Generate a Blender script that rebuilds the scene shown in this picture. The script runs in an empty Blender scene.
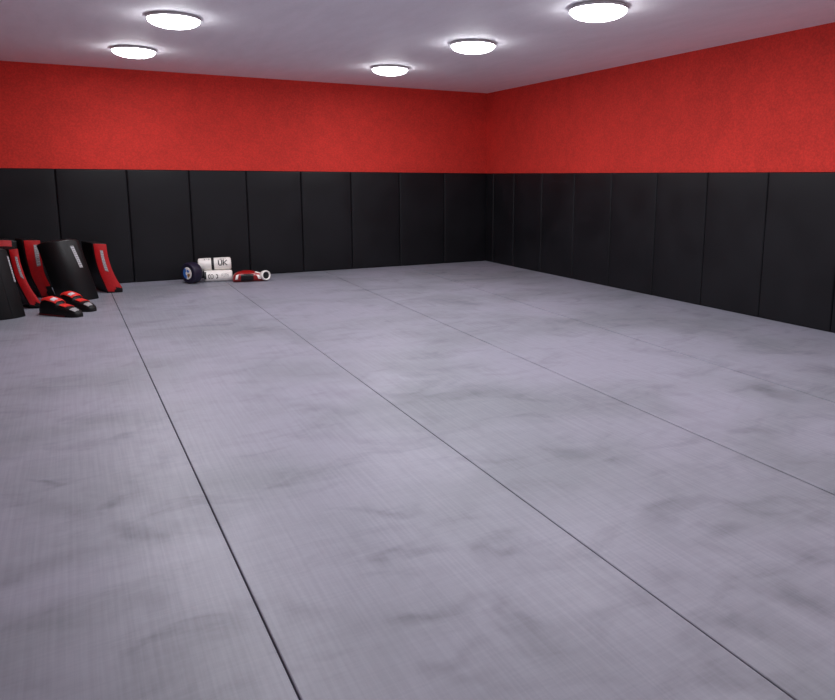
import bpy, bmesh, math, random
from mathutils import Vector, Matrix
random.seed(4)
PI = math.pi
sc = bpy.context.scene
COL = sc.collection

# ---------------------------------------------------------------- camera, world, exposure
cam_d = bpy.data.cameras.new('camera'); cam = bpy.data.objects.new('camera', cam_d); COL.objects.link(cam)
yaw, pitch, roll = 0.525292, -0.165539, 0.007054
CAM_H = 1.12
F = Vector((math.sin(yaw)*math.cos(pitch), math.cos(yaw)*math.cos(pitch), math.sin(pitch)))
R = Vector((math.cos(yaw), -math.sin(yaw), 0)); U = R.cross(F)
R2 = R*math.cos(roll) + U*math.sin(roll); U2 = -R*math.sin(roll) + U*math.cos(roll)
M = Matrix((R2, U2, -F)).transposed().to_4x4(); M.translation = (0, 0, CAM_H)
cam.matrix_world = M
cam_d.sensor_width = 36; cam_d.lens = 36*692.94/835
cam_d.shift_x = -(477.7-417.5)/835; cam_d.shift_y = -(350-293.6)/835
cam_d.clip_start = 0.02
sc.camera = cam
w = bpy.data.worlds.new('world'); sc.world = w; w.use_nodes = True
w.node_tree.nodes['Background'].inputs[0].default_value = (0, 0, 0, 1)
sc.view_settings.view_transform = 'Standard'; sc.view_settings.look = 'None'
sc.view_settings.gamma = 1; sc.view_settings.exposure = 0.0; sc.view_settings.use_curve_mapping = False
LAMP = 25.0                                   # radiance of the glass domes
BULB = 11.0                                   # watts thrown down by each lamp

# ---------------------------------------------------------------- room measures (metres)
XR, YB = 4.840, 8.1326        # right wall, back wall
XL, YF = -1.36, -1.5          # left wall, wall behind the camera
PADT, PADH = 0.0336, 1.180
def ceil_z(x, y): return 2.2217 - 0.00845*(XR-x) + 0.00443*(YB-y)

# ---------------------------------------------------------------- helpers
def lin(c): return tuple(((v/255)/12.92 if v/255 <= .04045 else ((v/255+.055)/1.055)**2.4) for v in c) + (1,)
def mat(name, col, rough=.5, spec=.5, metal=0):
    m = bpy.data.materials.new(name); m.use_nodes = True
    b = m.node_tree.nodes['Principled BSDF']
    b.inputs['Base Color'].default_value = col if len(col) == 4 else tuple(col)+(1,)
    b.inputs['Roughness'].default_value = rough; b.inputs['Metallic'].default_value = metal
    b.inputs['Specular IOR Level'].default_value = spec
    return m
class NT:
    def __init__(s, m): s.t = m.node_tree; s.b = s.t.nodes['Principled BSDF']
    def n(s, typ, **k):
        nd = s.t.nodes.new(typ)
        for a, v in k.items(): setattr(nd, a, v)
        return nd
    def l(s, a, b): s.t.links.new(a, b)
    def math(s, op, a, b=None, clamp=False):
        nd = s.n('ShaderNodeMath', operation=op); nd.use_clamp = clamp
        for i, v in enumerate((a, b)):
            if v is None: continue
            if isinstance(v, (int, float)): nd.inputs[i].default_value = v
            else: s.l(v, nd.inputs[i])
        return nd.outputs[0]
    def mapping(s, src, scale=(1,1,1), rot=(0,0,0), loc=(0,0,0)):
        nd = s.n('ShaderNodeMapping'); nd.inputs['Scale'].default_value = scale
        nd.inputs['Rotation'].default_value = rot; nd.inputs['Location'].default_value = loc
        s.l(src, nd.inputs[0]); return nd.outputs[0]
    def noise(s, vec, scale, detail=2, rough=.5, dist=0):
        nd = s.n('ShaderNodeTexNoise'); nd.inputs['Scale'].default_value = scale
        nd.inputs['Detail'].default_value = detail; nd.inputs['Roughness'].default_value = rough
        nd.inputs['Distortion'].default_value = dist
        s.l(vec, nd.inputs['Vector']); return nd.outputs[0]
    def ramp(s, v, a, b, lo=0., hi=1.):
        nd = s.n('ShaderNodeMapRange'); nd.inputs[1].default_value = a; nd.inputs[2].default_value = b
        nd.inputs[3].default_value = lo; nd.inputs[4].default_value = hi; nd.interpolation_type = 'SMOOTHSTEP'
        s.l(v, nd.inputs[0]); return nd.outputs[0]
    def mixc(s, f, c1, c2):
        nd = s.n('ShaderNodeMix', data_type='RGBA')
        if isinstance(f, (int, float)): nd.inputs[0].default_value = f
        else: s.l(f, nd.inputs[0])
        for i, c in ((6, c1), (7, c2)):
            if isinstance(c, tuple): nd.inputs[i].default_value = c
            else: s.l(c, nd.inputs[i])
        return nd.outputs[2]
    def scale(s, c, f):
        nd = s.n('ShaderNodeVectorMath', operation='SCALE')
        if isinstance(c, tuple): nd.inputs[0].default_value = c[:3]
        else: s.l(c, nd.inputs[0])
        s.l(f, nd.inputs[3]); return nd.outputs[0]
    def bump(s, h, dist, strength=1.):
        nd = s.n('ShaderNodeBump'); nd.inputs['Distance'].default_value = dist; nd.inputs['Strength'].default_value = strength
        s.l(h, nd.inputs['Height']); s.l(nd.outputs[0], s.b.inputs['Normal'])

def link(name, me, m=None, parent=None, smooth=False):
    o = bpy.data.objects.new(name, me); COL.objects.link(o)
    if m is not None:
        for k in (m if isinstance(m, (list, tuple)) else [m]): me.materials.append(k)
    if parent: o.parent = parent
    if smooth:
        for p in me.polygons: p.use_smooth = True
    return o
def mesh(name, vs, fs, m=None, parent=None, smooth=False, mi=None):
    me = bpy.data.meshes.new(name); me.from_pydata([tuple(v) for v in vs], [], fs)
    if mi: 
        for p, i in zip(me.polygons, mi): p.material_index = i
    bm = bmesh.new(); bm.from_mesh(me); bmesh.ops.recalc_face_normals(bm, faces=bm.faces); bm.to_mesh(me); bm.free()
    return link(name, me, m, parent, smooth)
def box_vf(x0, x1, y0, y1, z0, z1):
    vs = [(x, y, z) for x in (x0, x1) for y in (y0, y1) for z in (z0, z1)]
    return vs, [(0,1,3,2), (4,6,7,5), (0,4,5,1), (2,3,7,6), (0,2,6,4), (1,5,7,3)]
def tag(o, label, cat, group=None):
    o['label'] = label; o['category'] = cat
    if group: o['group'] = group
    return o
def empty(name, loc, rz=0.):
    o = bpy.data.objects.new(name, None); COL.objects.link(o); o.location = loc; o.rotation_euler = (0, 0, rz)
    o.empty_display_size = .05; return o
def struct(o): o['kind'] = 'structure'; return o
def bevel(o, w_, seg=3, ang=.6):
    b = o.modifiers.new('bevel', 'BEVEL'); b.width = w_; b.segments = seg; b.limit_method = 'ANGLE'; b.angle_limit = ang
    return o
def autosmooth(o, ang=.7):
    for p in o.data.polygons: p.use_smooth = True
    o.data.set_sharp_from_angle(angle=ang)

# ---------------------------------------------------------------- materials
# floor mats: grey vinyl, fine lengthwise ribs, scuffs
def blob_pts():
    # scuff marks on the mats: x, y, size x, size y, turn, depth
    return BLOBS
BLOBS = []
def pix_floor(x, y, z=0.):
    d = F*692.94 + R2*(x-477.7) - U2*(y-293.6)
    t = (z-CAM_H)/d.z
    return Vector((d.x*t, d.y*t, z))
# the scuffs as seen: centre, end point, half thickness (m), depth
for (ax, ay, bx, by, hw, dp) in [
    (120,528,150,538,.035,.30),(20,500,90,520,.05,.14),(100,510,125,500,.03,.16),(30,480,62,482,.02,.28),(0,575,60,560,.05,.18),
    (60,555,110,548,.04,.12),(130,610,170,604,.05,.16),(0,615,70,612,.05,.16),(150,638,165,636,.02,.14),(20,680,60,685,.04,.15),
    (255,490,300,482,.03,.20),(340,512,420,512,.02,.20),(365,530,400,528,.04,.12),(372,555,384,562,.03,.26),(385,552,445,547,.025,.22),
    (470,550,520,552,.03,.14),(395,618,425,612,.025,.26),(430,608,480,600,.03,.18),(500,600,535,635,.03,.18),(420,665,455,668,.03,.20),
    (460,665,480,652,.03,.16),(350,628,380,630,.06,.14),(505,632,515,640,.03,.14),(290,612,320,614,.04,.16),(455,685,475,688,.03,.18),
    (552,450,590,452,.05,.28),(600,462,625,458,.03,.16),(650,520,665,505,.05,.24),(665,505,700,497,.035,.22),(700,497,830,505,.025,.16),
    (712,527,733,528,.045,.28),(650,570,680,578,.04,.20),(700,540,730,550,.04,.16),(725,585,800,595,.10,.16),(800,552,825,560,.06,.26),
    (770,590,830,595,.05,.20),(720,625,745,625,.035,.22),(750,620,790,635,.06,.20),(620,590,650,600,.05,.14),(805,600,834,612,.05,.2),
    (700,650,730,670,.08,.14),(560,640,620,660,.10,.10),(380,395,425,398,.05,.16),(300,405,345,410,.05,.18),(330,392,365,395,.06,.14),
    (290,432,340,435,.05,.14),(240,395,270,400,.06,.14),(200,375,240,372,.07,.14),(430,370,460,368,.07,.14),(470,388,515,392,.09,.16),
    (760,385,785,397,.07,.26),(745,372,765,376,.05,.18),(810,365,830,372,.07,.20),(640,350,670,353,.08,.12),(660,410,700,415,.06,.14),
    (700,425,790,432,.04,.12),(100,355,140,350,.10,.14),(30,390,60,392,.04,.16),(95,415,130,410,.10,.12),(125,308,140,309,.08,.16),
    (165,362,225,352,.10,.12),(300,300,380,302,.08,.12),(340,285,420,288,.08,.12),(430,300,500,306,.08,.12),(250,330,330,335,.07,.10)]:
    a, b = pix_floor(ax, ay), pix_floor(bx, by)
    c = (a+b)/2; d = b-a
    BLOBS.append((c.x, c.y, d.length/2+hw, hw, math.atan2(d.y, d.x), dp))
def make_mat_material():
    m = mat('grey_vinyl_mat', lin((150,150,158)), .46, .42); t = NT(m)
    geo = t.n('ShaderNodeNewGeometry'); P = geo.outputs['Position']
    # warped position for the scuffs
    nz = t.n('ShaderNodeTexNoise'); nz.inputs['Scale'].default_value = 5.5; nz.inputs['Detail'].default_value = 3
    t.l(P, nz.inputs['Vector'])
    sub = t.n('ShaderNodeVectorMath', operation='SUBTRACT'); t.l(nz.outputs['Color'], sub.inputs[0]); sub.inputs[1].default_value = (.5,.5,.5)
    scl = t.n('ShaderNodeVectorMath', operation='SCALE'); t.l(sub.outputs[0], scl.inputs[0]); scl.inputs[3].default_value = .22
    add = t.n('ShaderNodeVectorMath', operation='ADD'); t.l(P, add.inputs[0]); t.l(scl.outputs[0], add.inputs[1])
    W = add.outputs[0]
    tot = None
    for (x, y, sx, sy, r, dp) in BLOBS:
        mp = t.n('ShaderNodeMapping', vector_type='TEXTURE'); t.l(W, mp.inputs[0])
        mp.inputs['Location'].default_value = (x, y, 0); mp.inputs['Rotation'].default_value = (0, 0, r)
        mp.inputs['Scale'].default_value = (sx*1.5, sy*1.8, 1)
        ln = t.n('ShaderNodeVectorMath', operation='LENGTH'); t.l(mp.outputs[0], ln.inputs[0])
        v = t.ramp(ln.outputs['Value'], 1.0, 0.0, 0, dp)
        tot = v if tot is None else t.math('ADD', tot, v)
    # broad wear
    big = t.noise(t.mapping(P, (.8,1.0,1)), 1.1, 3, .55, .4)
    mid = t.noise(t.mapping(P, (.9,1.5,1)), 3.2, 4, .6, .8)
    fine = t.noise(t.mapping(P, (1,1,1)), 18, 3, .6)
    k = t.ramp(mid, .47, .78, 0, .20)
    k = t.math('ADD', k, t.ramp(big, .42, .68, 0, .14))
    k = t.math('ADD', k, t.math('MULTIPLY', tot, .85))
    k = t.math('ADD', k, t.ramp(fine, .3, .8, -.02, .03))
    # lengthwise ribs and faint cross weave, irregular
    rib = t.noise(t.mapping(P, (1, .02, 1)), 95, 2, .6)
    rib2 = t.noise(t.mapping(P, (.03, 1, 1)), 120, 1, .5)
    k = t.math('ADD', k, t.ramp(rib, .3, .7, -.045, .045))
    k = t.math('ADD', k, t.ramp(rib2, .3, .7, -.02, .02))
    f = t.math('SUBTRACT', 1.0, k, clamp=False)
    base = t.mixc(t.ramp(big, .35, .7), lin((147,147,161)), lin((137,140,150)))
    t.l(t.scale(base, f), t.b.inputs['Base Color'])
    t.l(t.math('ADD', .42, t.math('MULTIPLY', k, .4)), t.b.inputs['Roughness'])
    h = t.math('ADD', t.math('MULTIPLY', rib, .7), t.math('MULTIPLY', rib2, .3))
    t.bump(h, .0006, .5)
    return m
M_MAT = make_mat_material()

def make_red_wall(name, band=False):
    m = mat(name, lin((196,40,32)), .75, .25); t = NT(m)
    P = t.n('ShaderNodeNewGeometry').outputs['Position']
    a = t.noise(P, 65, 4, .65); b = t.noise(P, 7, 3, .6); c = t.noise(P, 1.6, 2, .5)
    f = t.math('ADD', t.ramp(a, .3, .7, .85, 1.12), t.ramp(b, .3, .7, -.05, .05))
    f = t.math('ADD', f, t.ramp(c, .35, .65, -.04, .04))
    col = t.scale(lin((212,56,47)), f)
    if band:                                   # unseen walls: black dado below the red
        sep = t.n('ShaderNodeSeparateXYZ'); t.l(P, sep.inputs[0])
        col = t.mixc(t.math('LESS_THAN', sep.outputs[2], PADH), col, (.012,.012,.014,1))
    t.l(col, t.b.inputs['Base Color'])
    t.bump(a, .003, .5)
    return m
M_RED = make_red_wall('red_stippled_paint'); M_REDB = make_red_wall('red_paint_black_dado', True)

M_CEIL = mat('white_ceiling_paint', lin((246,243,249)), .65, .2); t = NT(M_CEIL)
P = t.n('ShaderNodeNewGeometry').outputs['Position']
a = t.noise(t.mapping(P, (1,.25,1), (0,0,.5)), 9, 4, .6); b = t.noise(P, 60, 3, .6)
f = t.math('ADD', t.ramp(a, .3, .7, .97, 1.02), t.ramp(b, .3, .7, -.02, .02))
t.l(t.scale(lin((246,243,249)), f), t.b.inputs['Base Color']); t.bump(b, .001, .35)

M_PAD = mat('black_vinyl_pad', lin((34,34,38)), .42, .25); t = NT(M_PAD)
P = t.n('ShaderNodeNewGeometry').outputs['Position']
a = t.noise(P, 160, 3, .6); b = t.noise(P, 2.5, 3, .55, .5)
t.l(t.scale(lin((21,21,25)), t.ramp(b, .3, .7, .85, 1.15)), t.b.inputs['Base Color'])
t.l(t.ramp(b, .3, .7, .46, .58), t.b.inputs['Roughness']); t.bump(t.math('ADD', t.math('MULTIPLY', a, .35), b), .0018, .4)

M_SUB = mat('dark_subfloor', (.02,.02,.022), .8)
M_GLASS = bpy.data.materials.new('lit_opal_glass'); M_GLASS.use_nodes = True
nt = M_GLASS.node_tree; b_ = nt.nodes['Principled BSDF']; b_.inputs['Base Color'].default_value = (.9,.9,.9,1)
b_.inputs['Emission Color'].default_value = (.96,.965,1,1); b_.inputs['Emission Strength'].default_value = LAMP
M_RIM = mat('brushed_nickel_rim', lin((170,168,172)), .45, .5, .3)
M_BLK = mat('black_leatherette', lin((18,18,20)), .5, .3)
t = NT(M_BLK); P = t.n('ShaderNodeNewGeometry').outputs['Position']; a = t.noise(P, 140, 3, .6); t.bump(a, .0012, .4)
t.l(t.scale(lin((15,15,17)), t.ramp(a, .3, .7, .85, 1.15)), t.b.inputs['Base Color'])
M_BLKG = mat('glossy_black_leatherette', lin((11,12,14)), .36, .42)
M_MATTE = mat('charcoal_fabric', lin((30,31,34)), .8, .2)
M_REDV = mat('red_vinyl', lin((196,22,26)), .38, .5)
t = NT(M_REDV); P = t.n('ShaderNodeNewGeometry').outputs['Position']; a = t.noise(P, 45, 3, .6)
t.l(t.scale(lin((184,18,24)), t.ramp(a, .3, .7, .88, 1.08)), t.b.inputs['Base Color']); t.bump(a, .001, .3)
M_REDF = mat('bright_red_foam', lin((224,48,42)), .45, .5)
M_DRED = mat('dark_red_piping', lin((92,12,16)), .45, .5)
M_WHT = mat('white_print', lin((205,205,210)), .5, .4)
M_WHV = mat('white_vinyl', lin((250,246,240)), .4, .5)
t = NT(M_WHV); P = t.n('ShaderNodeNewGeometry').outputs['Position']; a = t.noise(P, 22, 3, .6); t.bump(a, .003, .3)
t.l(t.scale(lin((250,246,240)), t.ramp(a, .3, .7, .93, 1.03)), t.b.inputs['Base Color'])
M_PURP = mat('dark_purple_foam', lin((30,25,48)), .5, .4)
M_BLUE = mat('blue_print', lin((50,110,190)), .4, .5)
M_INK = mat('black_ink', lin((22,22,26)), .5, .4)
M_GREY = mat('grey_print', lin((150,148,150)), .5, .4)
M_TAN = mat('tan_print', lin((150,112,60)), .5, .4)

# ---------------------------------------------------------------- shell
v, f = box_vf(XL-.1, XR+.1, YF-.1, YB+.1, -.13, -.03); struct(mesh('floor', v, f, M_SUB))
def ceil_obj():
    x0, x1, y0, y1 = XL-.1, XR+.1, YF-.1, YB+.1
    vs = [(x, y, ceil_z(x, y)+dz) for x in (x0, x1) for y in (y0, y1) for dz in (0, .12)]
    return mesh('ceiling', vs, box_vf(0,1,0,1,0,1)[1], M_CEIL)
struct(ceil_obj())
def wall(name, x0, x1, y0, y1, m):
    vs = [(x, y, (-.13 if k == 0 else ceil_z(x, y)+.06)) for x in (x0, x1) for y in (y0, y1) for k in (0, 1)]
    struct(mesh(name, vs, box_vf(0,1,0,1,0,1)[1], m))
wall('wall_back', XL-.1, XR+.1, YB, YB+.1, M_RED)
wall('wall_right', XR, XR+.1, YF-.1, YB, M_RED)
wall('wall_left', XL-.1, XL, YF-.1, YB, M_REDB)
wall('wall_front', XL, XR, YF-.1, YF, M_REDB)

# ---------------------------------------------------------------- floor mats (strips between the seams)
SEAMS = [(.338, .237), (1.291, 1.351), (2.310, 2.543), (3.275, 3.629)]   # x at y=1.68 and at y=YB
def sx(s, y): return s[0] + (s[1]-s[0])*(y-1.68)/(YB-1.68)
mat_labels = ['grey floor mat strip, leftmost, running under the kick shields and foot guards',
              'grey floor mat strip, second from left, with the white rolls lying on its far end',
              'grey floor mat strip, third from left, running through the middle of the room',
              'grey floor mat strip, fourth from left, just short of the right wall strip',
              'grey floor mat strip, rightmost, running along the right wall pads']
for i in range(5):
    gl = (0, .0018, .0018, .0032, .0046, 0); g = gl[i]; g2 = gl[i+1]
    e = .001
    y0, y1 = YF+e, YB-e
    xa = (XL+e, XL+e) if i == 0 else (sx(SEAMS[i-1], y0)+g, sx(SEAMS[i-1], y1)+g)
    xb = (XR-e, XR-e) if i == 4 else (sx(SEAMS[i], y0)-g2, sx(SEAMS[i], y1)-g2)
    vs = [(xa[0], y0, -.03), (xa[0], y0, 0), (xa[1], y1, -.03), (xa[1], y1, 0), (xb[0], y0, -.03), (xb[0], y0, 0), (xb[1], y1, -.03), (xb[1], y1, 0)]
    o = mesh('floor_mat', vs, box_vf(0,1,0,1,0,1)[1], M_MAT); bevel(o, .0035, 2)
    tag(o, mat_labels[i], 'floor mat', 'mat strips covering the floor')

# ---------------------------------------------------------------- wall pads
def pad_mesh(wd, ht, th):
    """cushion: local x 0..wd, z 0..ht, thickness from y=0 (wall) to y=-th, rounded edges"""
    def ticks(L, r=.016):
        e = [0, .0015, .004, .008, .012, r]; return e + [r+(L-2*r)*k/6 for k in range(1, 6)] + [L-q for q in reversed(e)]
    xs, zs = ticks(wd), ticks(ht)
    def drop(d, r=.016):
        if d >= r: return 0
        return r - math.sqrt(max(0, r*r-(r-d)**2))
    vs, fs = [], []
    for z in zs:
        for x in xs:
            dd = drop(min(x, wd-x)); ez = drop(min(z, ht-z))
            puff = .0035*math.sin(PI*x/wd)**.5*math.sin(PI*z/ht)**.5 if 0 < x < wd and 0 < z < ht else 0
            y = -(th-.0035) + max(dd, ez) - puff
            vs.append((x, min(y, -.002), z))
    nx, nz = len(xs), len(zs)
    for j in range(nz-1):
        for i in range(nx-1):
            a = j*nx+i; fs.append((a, a+1, a+nx+1, a+nx))
    # rim back to the wall
    ring = [i for i in range(nx)] + [j*nx+nx-1 for j in range(1, nz)] + [(nz-1)*nx+i for i in range(nx-2, -1, -1)] + [j*nx for j in range(nz-2, 0, -1)]
    base = len(vs)
    for r in ring: vs.append((vs[r][0], 0, vs[r][2]))
    n = len(ring)
    for k in range(n): fs.append((ring[k], ring[(k+1) % n], base+(k+1) % n, base+k))
    fs.append(tuple(base+k for k in range(n)))
    return vs, fs
GAP = .0003
ORD = ['first','second','third','fourth','fifth','sixth','seventh','eighth','ninth','tenth']
bx = [-1.352, -.740, -.140, .494, 1.095, 1.693, 2.310, 2.918, 3.552, 4.185, XR-.002]
nb = len(bx)-1
back_labels = {
 0: 'black vinyl wall pad at the far left end of back wall, beyond the stacked shields',
 1: 'black vinyl back wall pad behind the leftmost black and red kick shields',
 2: 'black vinyl back wall pad behind the large black shield and rightmost red shield',
 3: 'black vinyl back wall pad just right of the shields, behind the purple wheel\'s left edge',
 4: 'black vinyl back wall pad directly behind the white rolls',
 5: 'black vinyl back wall pad behind the right end of the red glove',
 6: 'black vinyl back wall pad, fourth left of the room corner',
 7: 'black vinyl back wall pad, third left of the room corner',
 8: 'black vinyl back wall pad, second left of the room corner',
 9: 'black vinyl back wall pad, immediately left of the room corner'}
for i in range(nb):
    v, f = pad_mesh(bx[i+1]-bx[i]-2*GAP, PADH, PADT-.001)
    o = mesh('wall_pad', v, f, M_PAD); autosmooth(o, .9); o.location = (bx[i]+GAP, YB-.0005, .0005)
    tag(o, back_labels[i], 'wall pad', 'black pads along the back wall')
ry = [YB-PADT-.002, 7.905, 7.41, 6.801, 6.182, 5.562, 4.92, 4.31, 3.692, 3.057, 2.43, 1.81]
for i in range(len(ry)-1):
    v, f = pad_mesh(ry[i]-ry[i+1]-2*GAP, PADH, PADT-.001)
    o = mesh('wall_pad', v, f, M_PAD); autosmooth(o, .9)
    o.rotation_euler = (0, 0, -PI/2); o.location = (XR-.0005, ry[i]-GAP, .0005)
    if i == 0: lb = 'narrow black vinyl pad on right wall, tucked into the room corner'
    elif i == 8: lb = 'widest fully seen black vinyl pad on right wall, second in from right photo edge'
    elif i == 9: lb = 'black vinyl pad on right wall cut off by the right photo edge'
    elif i > 9: lb = 'black vinyl pad on right wall, nearer than the one cut by the photo edge'
    else: lb = 'black vinyl pad on right wall, %s out from the room corner' % ORD[i]
    tag(o, lb, 'wall pad', 'black pads along the right wall')

# ---------------------------------------------------------------- ceiling lamps
def lathe(prof, n=48, axis='z'):
    vs, fs = [], []; rows = []
    for (r, z) in prof:
        if r < 1e-6: rows.append([len(vs)]); vs.append((0, 0, z))
        else:
            rows.append(list(range(len(vs), len(vs)+n)))
            vs += [(r*math.cos(2*PI*k/n), r*math.sin(2*PI*k/n), z) for k in range(n)]
    for a, b in zip(rows, rows[1:]):
        for k in range(n):
            k2 = (k+1) % n
            if len(a) == 1 and len(b) == 1: continue
            if len(a) == 1: fs.append((a[0], b[k], b[k2]))
            elif len(b) == 1: fs.append((a[k], a[k2], b[0]))
            else: fs.append((a[k], a[k2], b[k2], b[k]))
    return vs, fs
def make_lamp():
    root = empty('ceiling_lamp', (0,0,0))
    v, f = lathe([(0,0),(.186,0),(.188,-.004),(.188,-.022),(.187,-.024),(.182,-.024),(.178,-.018),(0,-.018)])
    o = mesh('mounting_ring', v, f, M_RIM, root); autosmooth(o, .6)
    prof = [(.181,-.0245)] + [(.181*math.cos(a), -.026-.056*math.sin(a)) for a in [k*PI/2/12 for k in range(0, 12)]] + [(0, -.082)]
    v, f = lathe(prof); mesh('glass_dome', v, f, M_GLASS, root, smooth=True)
    ld = bpy.data.lights.new('lamp_light', 'AREA'); ld.shape = 'DISK'; ld.size = .12; ld.energy = BULB; ld.color = (.955, .965, 1)
    lo = bpy.data.objects.new('lamp_light', ld); COL.objects.link(lo); lo.parent = root; lo.location = (0, 0, -.0835)
    return root
lamp0 = make_lamp()
lamp_spots = [(.544,6.841,'lit round ceiling lamp nearest the back wall on the left side'),
 (.691,5.389,'lit round ceiling lamp, nearer one of the left pair, above the shields'),
 (2.858,6.724,'lit round ceiling lamp nearest the back wall by the room corner, smallest in view'),
 (2.957,5.209,'lit round ceiling lamp in the middle of the right row of three'),
 (3.064,3.742,'lit round ceiling lamp at the top photo edge, largest of the right row')]
lamp_spots += [(x, y, 'lit round ceiling lamp beyond the top photo edge, ' + q) for x, y, q in [(.80,3.93,'third of left row'),(.9,2.46,'fourth of left row'),(3.16,2.27,'fourth of right row'),(2.6,.7,'last one of the right row')]]
def copy_tree(o, parent=None):
    c = o.copy(); COL.objects.link(c)
    if parent: c.parent = parent
    for ch in [q for q in COL.objects if q.parent == o]: copy_tree(ch, c)
    return c
for i, (x, y, lb) in enumerate(lamp_spots):
    o = lamp0 if i == 0 else copy_tree(lamp0)
    o.location = (x, y, ceil_z(x, y)); o.rotation_euler = (-.00443, -.00845, 0); o.scale = [(.93,)*3, (.93,)*3, (.97,)*3, (1,)*3, (1.02,)*3][min(i, 4)]
    tag(o, lb, 'ceiling lamp', 'round lamps on the ceiling' if i < 5 else 'ceiling lamps out of view')

# ---------------------------------------------------------------- generic surfaces
def sheet(fn, nu, nv, th, name, m, parent, smooth=True):
    """thin raised patch following fn(u,v) -> (point, normal)"""
    vs, fs = [], []
    for s in (th, -.001):
        for j in range(nv+1):
            for i in range(nu+1):
                p, n = fn(i/nu, j/nv); vs.append(p+n*s)
    W = nu+1; N = W*(nv+1)
    for j in range(nv):
        for i in range(nu):
            a = j*W+i; fs.append((a, a+1, a+W+1, a+W)); fs.append((N+a, N+a+W, N+a+W+1, N+a+1))
    for i in range(nu):
        fs.append((i, N+i, N+i+1, i+1)); a = nv*W+i; fs.append((a, a+1, N+a+1, N+a))
    for j in range(nv):
        a = j*W; fs.append((a, a+W, N+a+W, N+a)); a = j*W+nu; fs.append((a, N+a, N+a+W, a+W))
    o = mesh(name, vs, fs, m, parent); autosmooth(o, .9) if smooth else None
    return o
FONT = {'U':['10001','10001','10001','10001','10001','10001','01110'],'K':['10001','10010','10100','11000','10100','10010','10001'],
 'G':['01110','10001','10000','10111','10001','10001','01110'],'I':['111','010','010','010','010','010','111'],'O':['01110','10001','10001','10001','10001','10001','01110'],
 'N':['10001','11001','10101','10011','10001','10001','10001'],'T':['11111','00100','00100','00100','00100','00100','00100'],
 'F':['11111','10000','10000','11110','10000','10000','10000'],'(':['011','110','100','100','100','110','011'],')':['110','011','001','001','001','011','110'],
 'S':['01111','10000','10000','01110','00001','00001','11110'],'E':['11111','10000','10000','11110','10000','10000','11111'],'A':['01110','10001','10001','11111','10001','10001','10001'],'-':['000','000','000','111','000','000','000']}
def glyphs(text, fn, name, m, parent, th=.0015):
    """letters drawn as small raised cells on the surface fn(u,v), u along the line, v upward, one mesh"""
    cols = []
    for ch in text:
        g = FONT[ch]
        for c in range(len(g[0])): cols.append([g[r][c] == '1' for r in range(7)])
        cols.append([False]*7)
    cols = cols[:-1]; n = len(cols); vs, fs = [], []
    for c, colm in enumerate(cols):
        for r in range(7):
            if not colm[r]: continue
            u0, u1 = c/n, (c+1)/n; v0, v1 = 1-(r+1)/7, 1-r/7
            b = len(vs)
            for s in (th, -.001):
                for (uu, vv) in ((u0,v0),(u1,v0),(u1,v1),(u0,v1)):
                    p, nn = fn(uu, vv); vs.append(p+nn*s)
            fs += [(b,b+1,b+2,b+3),(b+7,b+6,b+5,b+4),(b,b+4,b+5,b+1),(b+1,b+5,b+6,b+2),(b+2,b+6,b+7,b+3),(b+3,b+7,b+4,b)]
    return mesh(name, vs, fs, m, parent)

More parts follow.
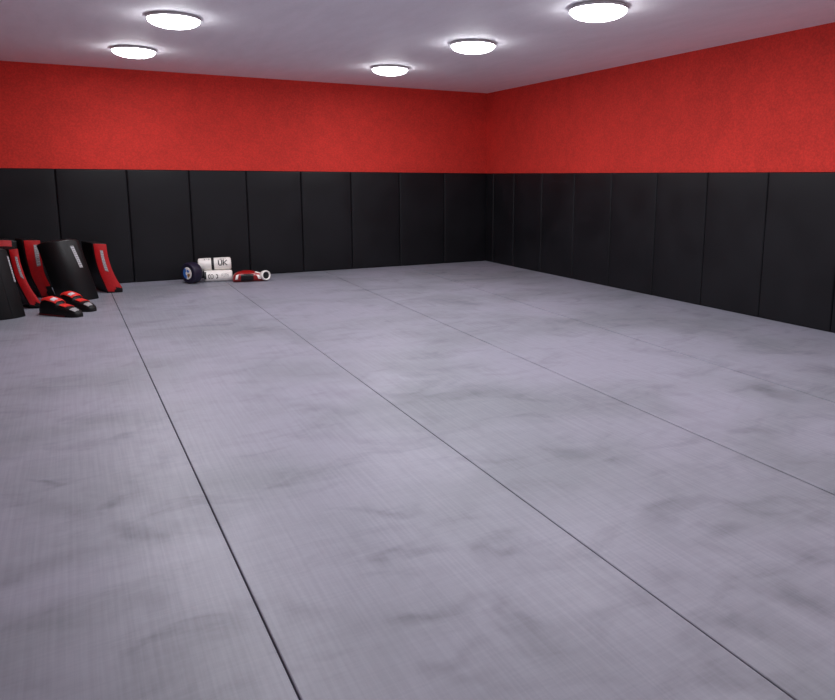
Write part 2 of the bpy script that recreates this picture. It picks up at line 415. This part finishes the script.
# ---------------------------------------------------------------- curved kick shields seen from the side
def px_h(x, y, base):
    """point at image position (x,y) in the vertical plane through base, facing the camera"""
    d = F*692.94 + R2*(x-477.7) - U2*(y-293.6)
    n = Vector((base.x, base.y, 0)).normalized(); o = Vector((0,0,CAM_H))
    return o + d*(((base-o).dot(n))/d.dot(n))
def side_shield(base, front, back, turn, depth, label, lab_px, cap_px, shade=None):
    """base: floor point; front/back: outline (px) of the convex and concave edge, top to bottom;
       turn: how far the pad is turned about the vertical; depth: its width away from the camera"""
    root = empty('kick_shield', base)
    n0 = Vector((base.x, base.y, 0)).normalized()
    away = Matrix.Rotation(turn, 3, 'Z') @ n0          # direction of the pad's width
    def smoothline(pts, n=14):
        pts = [px_h(x, y, base)-base for x, y in pts]
        out = []
        for k in range(n+1):
            s = k/n*(len(pts)-1); i = min(int(s), len(pts)-2); tt = s-i
            p0 = pts[max(i-1,0)]; p1 = pts[i]; p2 = pts[i+1]; p3 = pts[min(i+2,len(pts)-1)]
            out.append(.5*((2*p1)+(p2-p0)*tt+(2*p0-5*p1+4*p2-p3)*tt*tt+(3*p1-p0-3*p2+p3)*tt**3))
        for p in out: p.z = max(p.z, .0)
        return out
    fl, bl = smoothline(front), smoothline(back)
    # body: black wrap, starting behind the side panel
    loop = fl + bl[::-1]; n = len(loop)
    k0 = .006
    vs = [p+away*k0 for p in loop] + [p+away*depth for p in loop]
    fs = [(i, (i+1) % n, n+(i+1) % n, n+i) for i in range(n)]
    m = len(fl)
    for off in (0, n):
        for i in range(m-1): fs.append((off+i, off+i+1, off+n-2-i, off+n-1-i))
    body = mesh('body', vs, fs, M_BLK, root); bevel(body, .009, 3, .9); autosmooth(body, .9)
    # side panel in red
    def pan(u, v):
        k = v*(m-1); i = min(int(k), m-2); tt = k-i
        a = fl[i].lerp(fl[i+1], tt); b = bl[i].lerp(bl[i+1], tt)
        bul = .010*(math.sin(PI*(.04+.92*u)))**.5*min(1, 6*v+.15, 6*(1-v)+.15)
        return a.lerp(b, .045+.91*u)-away*bul, -away
    sheet(lambda u, v: pan(u, .012+.93*v), 8, 28, .003, 'side_panel', M_REDV, root)
    # lettering strip along the panel
    (v0, v1, u0, u1) = lab_px
    strip = sheet(lambda u, v: pan(u0+(u1-u0)*u, v0+(v1-v0)*v), 3, 8, .0045, 'lettering_strip', M_GREY, root)
    glyphs('IIOIIOII', lambda u, v: (lambda q: (q[0], q[1]))(pan(u0+(u1-u0)*(.12+.76*v), v0+(v1-v0)*(.04+.92*u))), 'lettering', M_WHT, root, .0062)
    # black toe cap at the lower concave end
    (c0, c1, cu) = cap_px
    sheet(lambda u, v: pan(cu+(1.0-cu)*u if v > .45 else cu+(1.0-cu)*(.25+.75*u), c0+(c1-c0)*v), 4, 6, .006, 'end_patch', M_BLK, root)
    # piping along the front edge
    vs, fs = [], []; q = 8
    for i in range(m):
        tg = (fl[min(i+1,m-1)]-fl[max(i-1,0)]).normalized(); e1 = tg.cross(away).normalized()
        for k in range(q):
            a = 2*PI*k/q; c = fl[i]+away*.012; vv = c+e1*math.cos(a)*.004+away*math.sin(a)*.004; vs.append(Vector((vv.x, vv.y, max(vv.z, .0005))))
    for i in range(m-1):
        for k in range(q): fs.append((i*q+k, i*q+(k+1) % q, (i+1)*q+(k+1) % q, (i+1)*q+k))
    mesh('piping', vs, fs, M_BLK, root, smooth=True)
    # two carry handles on the concave face
    for hv in (.3, .62):
        i = int(hv*(m-1)); a = bl[i]; outw = (bl[i]-fl[i]).normalized()
        c0_ = a+away*(depth*.5); tdir = (bl[i+1]-bl[i]).normalized()
        pts = [c0_-tdir*.05, c0_-tdir*.045+outw*.022, c0_+tdir*.045+outw*.022, c0_+tdir*.05]
        vs, fs = [], []
        for p in pts:
            for sgn in (-1, 1):
                for th in (0, .004): vs.append(p+away*.018*sgn-outw*th)
        for s in range(3):
            b0 = s*4
            for (x_, y_) in ((0,1),(1,3),(3,2),(2,0)): fs.append((b0+x_, b0+y_, b0+4+y_, b0+4+x_))
        mesh('handle', vs, fs, M_MATTE, root)
    tag(root, label, 'kick shield', 'martial arts shields leaning at the back wall')
    return root

side_shield(pix_floor(110, 293), [(92.5,243.2),(94.3,256),(98.2,270.5),(103.5,283),(108,293)],
            [(106.5,243.6),(108.3,256),(112.2,269),(117.6,280),(122.8,288),(122.8,293)], .32, .32,
            'red-sided curved kick shield, rightmost of the row, standing by bare wall pad', (.13,.47,.42,.66), (.80,.965,.45), None)
side_shield(pix_floor(44, 298), [(22.6,239.8),(25.4,256),(31,275.9),(37,288),(42,298)],
            [(40.6,240),(41.5,254),(44.5,272),(51,286),(57,297)], .27, .25,
            'dull red curved kick shield behind the foot guards, left of the large black shield', (.10,.40,.56,.86), (.74,.97,.45), None)
side_shield(pix_floor(31, 309), [(8.4,249.4),(10.6,262),(14.6,276),(22,291),(31,307)],
            [(17.8,248),(20.4,262),(27,281),(34,293),(41,303),(41.5,308)], .36, .27,
            'narrow red curved kick shield beside the nearest black shield at left edge', (.14,.42,.46,.74), (.84,.97,.42), None)

# ---------------------------------------------------------------- black barrel-curved shields
def barrel_shield(base, top_shift, height, width, rad, thick, face, label, strip=None, strip_m=None, trim=False, band=None, gloss=M_BLKG, ribs=(), tilt=0.):
    """plan section is an arc, convex to -y of the local frame; top displaced sideways by top_shift"""
    root = empty('strike_shield', base, face)
    A = math.asin(min(1, width/2/rad)); nu, nv = 24, 12
    def pt(s, v, d):          # s -1..1 around, v 0..1 up, d depth inward from the front skin
        a = s*A; r = rad-d
        x = r*math.sin(a); y = rad-r*math.cos(a); hh = height+tilt*s-.025*abs(s)**5
        bow = .02*math.sin(PI*v)
        return Vector((x+top_shift[0]*v, y+top_shift[1]*v-bow, v*hh))
    vs, fs = [], []
    loop = [(-1+2*i/nu, 0) for i in range(nu+1)] + [(1-2*i/nu, thick) for i in range(nu+1)]
    n = len(loop)
    for j in range(nv+1):
        vs += [pt(s, j/nv, d) for s, d in loop]
    for j in range(nv):
        for i in range(n): fs.append((j*n+i, j*n+(i+1) % n, (j+1)*n+(i+1) % n, (j+1)*n+i))
    for off in (0, nv*n):
        for i in range(nu): fs.append((off+i, off+i+1, off+n-2-i, off+n-1-i))
    o = mesh('body', vs, fs, gloss, root); bevel(o, .014, 3, .9); autosmooth(o, .9)
    def skin(s, v):
        a = s*A; return pt(s, v, 0), Vector((math.sin(a), -math.cos(a), 0))
    if strip:
        s0, s1, v0, v1, lean = strip
        fn = lambda u, v: skin(s0+(s1-s0)*u+lean*(1-v), v0+(v1-v0)*v)
        sheet(fn, 4, 6, .0015, 'lettering_strip', M_GREY, root)
        glyphs('IIOIIOII', lambda u, v: fn(.1+.8*v, .96-.92*u), 'lettering', strip_m or M_WHT, root, .003)
    if trim:
        for s in (-1.0, 1.0):
            vs, fs = [], []; q = 8
            for j in range(nv+1):
                c = pt(s, .03+.94*j/nv, thick*.5)+Vector((s*math.cos(A)*.003, math.sin(A)*.003, 0))
                for k in range(q):
                    a = 2*PI*k/q; vs.append(c+Vector((math.cos(a)*.008, math.sin(a)*.02, 0)))
            for j in range(nv):
                for k in range(q): fs.append((j*q+k, j*q+(k+1) % q, (j+1)*q+(k+1) % q, (j+1)*q+k))
            fs.append(tuple(range(q))); fs.append(tuple(nv*q+k for k in range(q)))
            mesh('side_trim', vs, fs, M_DRED, root, smooth=True)
    for s in ribs:
        sheet(lambda u, v: skin(s-.008+.016*u, .03+.94*v), 2, 10, .002, 'seam', M_MATTE, root)
    if band:
        s0, s1, v0, v1 = band
        sheet(lambda u, v: skin(s0+(s1-s0)*u, v0+(v1-v0)*v), 16, 3, .004, 'top_band', M_REDV, root)
    return root
c = pix_floor(80.5, 301)
o = barrel_shield(Vector((c.x-.005, c.y, 0)), (-.120, .05), .545, .335, .24, .10, .10,
     'large black curved shield with white lettering, standing upright among the red ones', (.40,.56,.54,.90,.10), None, True, tilt=.014)
tag(o, 'large black curved shield with white lettering, standing upright among the red ones', 'strike shield', 'martial arts shields leaning at the back wall')
c = pix_floor(-4, 321)
o = barrel_shield(Vector((c.x, c.y, 0)), (-.085, .03), .560, .40, .24, .10, .05, '', (.90,.96,.52,.90,.0), None, False, None, M_BLK, (-.35, .1, .5))
tag(o, 'plain black rounded shield cut off by left photo edge, nearest of the shields', 'strike shield', 'martial arts shields leaning at the back wall')
c = pix_floor(-7, 300)
o = barrel_shield(Vector((c.x, c.y, 0)), (-.02, .0), .545, .50, .9, .10, .02, '', None, None, False, (-.98,.80,.885,.985), M_BLK)
tag(o, 'black shield with red band along its top, behind the nearest black shield', 'strike shield', 'martial arts shields leaning at the back wall')

# ---------------------------------------------------------------- foot guards
def foot_guard(heel, toe, label, s=1.0):
    d = toe-heel; L = d.length; root = empty('foot_guard', heel, math.atan2(d.y, d.x))
    # stations along the foot: x fraction, half width, height
    st = [(0,.030,.050),(.02,.046,.100),(.08,.054,.130),(.20,.057,.142),(.34,.058,.134),(.46,.057,.122),(.51,.057,.092),(.60,.058,.086),(.72,.059,.078),(.84,.055,.066),(.93,.045,.052),(.985,.028,.036),(1.0,.012,.022)]
    def sec(x):
        for a, b in zip(st, st[1:]):
            if x <= b[0]+1e-9:
                k = (x-a[0])/(b[0]-a[0]); return a[1]+(b[1]-a[1])*k, a[2]+(b[2]-a[2])*k
        return st[-1][1:]
    def P(x, a):   # a: -pi/2 (floor, right side) .. over the top .. ; 0=right,pi/2=top,pi=left
        w_, h = sec(x); w_ *= s; h *= s
        ca, sa = math.cos(a), math.sin(a)
        return Vector((x*L, -w_*math.copysign(abs(ca)**.6, ca), h*max(0, .12+.88*math.copysign(abs(sa)**.7, sa)) if sa > -.2 else 0))
    def PN(x, a):
        e = .01; p = P(x, a); tx_ = P(min(1, x+e), a)-P(max(0, x-e), a); ta = P(x, a+e)-P(x, a-e)
        n = ta.cross(tx_).normalized()
        if n.z < 0 and abs(n.z) > .3: n = -n
        c = p-Vector((p.x, 0, .03)); 
        if n.dot(Vector((0, c.y, max(c.z, .01)))) < 0: n = -n
        return p, n
    xs = [q[0] for q in st]; fine = []
    for a, b in zip(xs, xs[1:]): fine += [a, (a+b)/2]
    fine.append(1.0); na = 24
    vs, fs = [], []
    for x in fine:
        for k in range(na): vs.append(P(x, -.35+(PI+.7)*k/(na-1)))
    for i in range(len(fine)-1):
        for k in range(na): fs.append((i*na+k, i*na+(k+1) % na, (i+1)*na+(k+1) % na, (i+1)*na+k))
    fs.append(tuple(range(na))); fs.append(tuple((len(fine)-1)*na+k for k in range(na)))
    o = mesh('shell', vs, fs, M_BLK, root); autosmooth(o, 1.0)
    pat = lambda x0, x1, a0, a1: (lambda u, v: PN(x0+(x1-x0)*v, a0+(a1-a0)*u))
    H = PI/2
    sheet(pat(.09,.47,H-.66,H+.80), 10, 10, .007, 'instep_panel', M_REDF, root)
    sheet(pat(.33,.43,H-.52,H+.0), 5, 4, .009, 'printed_patch', M_WHT, root)
    sheet(pat(.54,.70,H-.42,H+.75), 8, 5, .006, 'toe_panel', M_REDF, root)
    sheet(pat(.83,.94,H-.62,H+.05), 6, 5, .006, 'toe_badge', M_GREY, root)
    # dark red binding round the heel and sole
    vs, fs = [], []; q = 6
    line = [(x, P(x, -.05)) for x in (.75,.55,.35,.2,.08,.02)] + [(x, P(x, PI+.05)) for x in (.02,.08,.2,.35,.55,.75)]
    pts = [p+Vector((0, -.002 if k < 6 else .002, .006)) for k, (x, p) in enumerate(line)]
    for i, p in enumerate(pts):
        tg = (pts[min(i+1, len(pts)-1)]-pts[max(i-1, 0)]).normalized(); e1 = tg.cross(Vector((0,0,1))).normalized()
        for k in range(q): vs.append(p+(e1*math.cos(2*PI*k/q)+Vector((0,0,1))*math.sin(2*PI*k/q))*.005)
    for i in range(len(pts)-1):
        for k in range(q): fs.append((i*q+k, i*q+(k+1) % q, (i+1)*q+(k+1) % q, (i+1)*q+k))
    mesh('binding', vs, fs, M_DRED, root, smooth=True)
    tag(root, label, 'foot guard', 'pair of foam foot guards')
    return root
foot_guard(pix_floor(44,313.5), pix_floor(81,317), 'black and red padded foot guard with pale toe badge, nearer and left of the pair', 1.0)
foot_guard(pix_floor(64,307.5), pix_floor(94,311.5), 'black and red padded foot guard with pale toe badge, farther and right of the pair', 1.0)

# ---------------------------------------------------------------- rolls, wheel, glove by the back wall
def roll_thing(name, a, b, r, label, cat, marks):
    """cylinder from a to b (ends slightly rounded); marks draws on it: fn(u along, angle)"""
    d = b-a; L = d.length; root = empty(name, a)
    ex = d.normalized(); ez = Vector((0,0,1)); ey = ez.cross(ex).normalized(); ez = ex.cross(ey)
    Mx = Matrix((ex, ey, ez)).transposed()
    def T(x, rr, ang): return Mx @ Vector((x, rr*math.cos(ang), rr*math.sin(ang)))
    prof = [(0,0),(0,r*.8),(.004,r*.93),(.014,r),(L*.3,r*1.01),(L*.6,r),(L-.02,r),(L-.008,r*.95),(L-.002,r*.82),(L,r*.7),(L-.004,r*.5),(L-.002,0)]
    n = 40; vs, fs = [], []
    for (x, rr) in prof: vs += [T(x, max(rr, .0005), 2*PI*k/n) for k in range(n)]
    for i in range(len(prof)-1):
        for k in range(n): fs.append((i*n+k, i*n+(k+1) % n, (i+1)*n+(k+1) % n, (i+1)*n+k))
    fs.append(tuple(range(n))); fs.append(tuple((len(prof)-1)*n+k for k in range(n)))
    o = mesh('roll_body', vs, fs, M_WHV, root); autosmooth(o, .8)
    S = lambda x0, x1, a0, a1: (lambda u, v: (T(x0+(x1-x0)*u, r*1.003, a0+(a1-a0)*v), (Mx @ Vector((0, math.cos(a0+(a1-a0)*v), math.sin(a0+(a1-a0)*v))))))
    marks(S, L, root)
    tag(root, label, cat, 'white rolls by the back wall')
    return root
# angles: -y (towards the camera) is pi in this frame; top is pi/2
def up_marks(S, L, root):
    sheet(S(.40*L, .48*L, -.0, 2*PI-.001), 2, 40, .003, 'strap', M_INK, root)
    glyphs('UK', S(.60*L, .87*L, PI+.12, PI-.72), 'lettering', M_INK, root)
    glyphs('UK', S(.608*L, .878*L, PI+.15, PI-.69), 'lettering', M_INK, root)
    glyphs('-IN-', S(.60*L, .84*L, PI-.78, PI-1.02), 'small_lettering', M_INK, root)
    glyphs('I-I', S(.18*L, .36*L, PI-.85, PI-1.12), 'small_print', M_GREY, root)
def low_marks(S, L, root):
    sheet(S(.0, .08*L, PI-.9, PI+.5), 3, 8, .002, 'end_wrap', M_INK, root)
    glyphs('(O', S(.15*L, .33*L, PI+.38, PI-.42), 'lettering', M_INK, root)
    glyphs(')', S(.42*L, .49*L, PI+.38, PI-.42), 'bracket_mark', M_INK, root)
    glyphs('FITN', S(.62*L, .86*L, PI+.05, PI-.45), 'small_lettering', M_GREY, root)
la, lb_ = pix_floor(199, 283.5), pix_floor(232, 281)
rl = .060
la = Vector((1.15, 7.83, rl)); lb_ = Vector((1.43, 7.775, rl))
roll_thing('padded_roll', la, lb_, rl, 'slim white padded roll with dark marks lying on the mat under another roll', 'padded roll', low_marks)
ru = .069
ua = Vector((1.105, 7.90, rl*2+ru-.013)); ub = Vector((1.435, 7.845, rl*2+ru-.006))
roll_thing('padded_roll', ua, ub, ru, 'thick white padded roll with dark strap and black lettering, resting on the slim roll', 'padded roll', up_marks)

def wheel():
    c = Vector((.975, 7.745, .112)); root = empty('foam_wheel', (c.x, c.y, 0))
    ax = Vector((-.86, -.51, 0)).normalized(); ey = Vector((0,0,1)).cross(ax).normalized(); ez = Vector((0,0,1))
    Mx = Matrix((ey, ez, ax)).transposed()
    Rr = .112; wd = .12
    prof = [(0, 0), (.066, 0), (.070, .004)] + [( .088+.024*math.cos(a), -.016+.020*math.sin(a)) for a in [PI*.9-k*PI*.9/8 for k in range(9)]]
    prof += [(Rr, -.05), (Rr, -wd+.04), (Rr-.006, -wd+.02), (Rr-.018, -wd+.006), (Rr-.035, -wd), (0, -wd)]
    v, f = lathe(prof, 48); v = [Mx @ Vector(p)+Vector((0,0,Rr)) for p in v]
    o = mesh('tyre', v, f, M_PURP, root); autosmooth(o, .8)
    v, f = lathe([(0,.006),(.060,.006),(.064,.003),(.064,0)], 40); v = [Mx @ Vector(p)+Vector((0,0,Rr)) for p in v]
    badge = mesh('badge', v, f, M_WHV, root); autosmooth(badge, .6)
    def disc(fn_r, a0, a1, m, name, r0=0, dz=.008):
        n = 16; vs, fs = [], []
        for k in range(n+1):
            a = a0+(a1-a0)*k/n
            vs += [Mx @ Vector((r0*math.cos(a), r0*math.sin(a), dz))+Vector((0,0,Rr)), Mx @ Vector((fn_r*math.cos(a), fn_r*math.sin(a), dz))+Vector((0,0,Rr)),
                   Mx @ Vector((r0*math.cos(a), r0*math.sin(a), .005))+Vector((0,0,Rr)), Mx @ Vector((fn_r*math.cos(a), fn_r*math.sin(a), .005))+Vector((0,0,Rr))]
        for k in range(n):
            b = k*4; fs += [(b,b+1,b+5,b+4),(b+2,b+6,b+7,b+3),(b+1,b+3,b+7,b+5),(b,b+4,b+6,b+2)]
        fs += [(0,2,3,1),(n*4,n*4+1,n*4+3,n*4+2)]
        mesh(name, vs, fs, m, badge)
    disc(.060, PI*.62, PI*1.45, M_BLUE, 'blue_print', .022)
    disc(.040, PI*.15, PI*.5, M_BLUE, 'blue_print', .016)
    disc(.046, -PI*.42, -PI*.05, M_TAN, 'tan_print', .014)
    return tag(root, 'dark purple round foam wheel with a blue and white badge, left of the rolls', 'foam wheel')
wheel()

def glove():
    A0 = Vector((1.41, 7.66, 0)); A1 = Vector((1.765, 7.62, 0)); d = A1-A0; L = d.length
    root = empty('boxing_glove', A0, math.atan2(d.y, d.x))
    st = [(0,.020,.05),(.02,.040,.075),(.08,.058,.098),(.18,.066,.112),(.32,.072,.122),(.46,.072,.122),(.60,.066,.114),(.72,.058,.098),(.84,.052,.086),(.93,.050,.080),(.97,.044,.068),(1.0,.02,.04)]
    def P(x, a):
        for p, q in zip(st, st[1:]):
            if x <= q[0]+1e-9: break
        k = (x-p[0])/(q[0]-p[0]); hw = p[1]+(q[1]-p[1])*k; h = p[2]+(q[2]-p[2])*k
        ca, sa = math.cos(a), math.sin(a)
        return Vector((x*L, -hw*ca, h/2*(1+sa)))
    def PN(x, a):
        e = .01; p = P(x, a); n = (P(x, a+e)-P(x, a-e)).cross(P(min(1,x+e), a)-P(max(0,x-e), a)).normalized()
        c = p-Vector((p.x, 0, .05))
        return p, (n if n.dot(c) > 0 else -n)
    xs = []
    for p, q in zip(st, st[1:]): xs += [p[0], (p[0]+q[0])/2]
    xs.append(1.0); n = 28; vs, fs = [], []
    for x in xs: vs += [P(x, 2*PI*k/n) for k in range(n)]
    for i in range(len(xs)-1):
        for k in range(n): fs.append((i*n+k, i*n+(k+1) % n, (i+1)*n+(k+1) % n, (i+1)*n+k))
    fs.append(tuple(range(n))); fs.append(tuple((len(xs)-1)*n+k for k in range(n)))
    gm = mat('glossy_red_leather', lin((150,17,16)), .28, .6)
    o = mesh('mitt', vs, fs, gm, root); autosmooth(o, 1.0)
    pat = lambda x0, x1, a0, a1, sk=0: (lambda u, v: PN(x0+(x1-x0)*v+sk*u, a0+(a1-a0)*u))
    sheet(pat(.22,.58,-.85,.48), 10, 10, .002, 'palm_panel', M_BLKG, root)
    sheet(pat(.06,.13,-.30,.60,.03), 8, 4, .003, 'white_panel', M_WHV, root)
    sheet(pat(.72,.80,-.35,.45,-.05), 6, 4, .003, 'white_stripe', M_WHV, root)
    sheet(pat(.62,.82,.95,1.45,.05), 6, 6, .003, 'white_stripe', M_WHV, root)
    # thumb along the top
    # cuff: open ring facing the camera side
    c = Vector((L*.925, -.046, .064)); ax = Vector((.42, -.90, .10)).normalized()
    ex = Vector((0,0,1)).cross(ax).normalized(); ez = ax.cross(ex); Mx = Matrix((ex, ez, ax)).transposed()
    prof = [(.038,-.03),(.050,-.03),(.053,-.01),(.054,.012),(.052,.022),(.046,.027),(.039,.022),(.036,.010),(.036,-.02),(.038,-.03)]
    v, f = lathe(prof, 32); v = [c+Mx @ Vector(p) for p in v]
    cuff = mesh('cuff', v, f, M_WHV, root, smooth=True)
    v, f = lathe([(0,-.012),(.037,-.012),(.037,.014),(.030,.012),(0,.010)], 32); v = [c+Mx @ Vector(p) for p in v]
    mesh('lining', v, f, M_INK, cuff, smooth=True)
    return tag(root, 'glossy red glove with black panel and white ring cuff lying right of the rolls', 'glove')
glove()
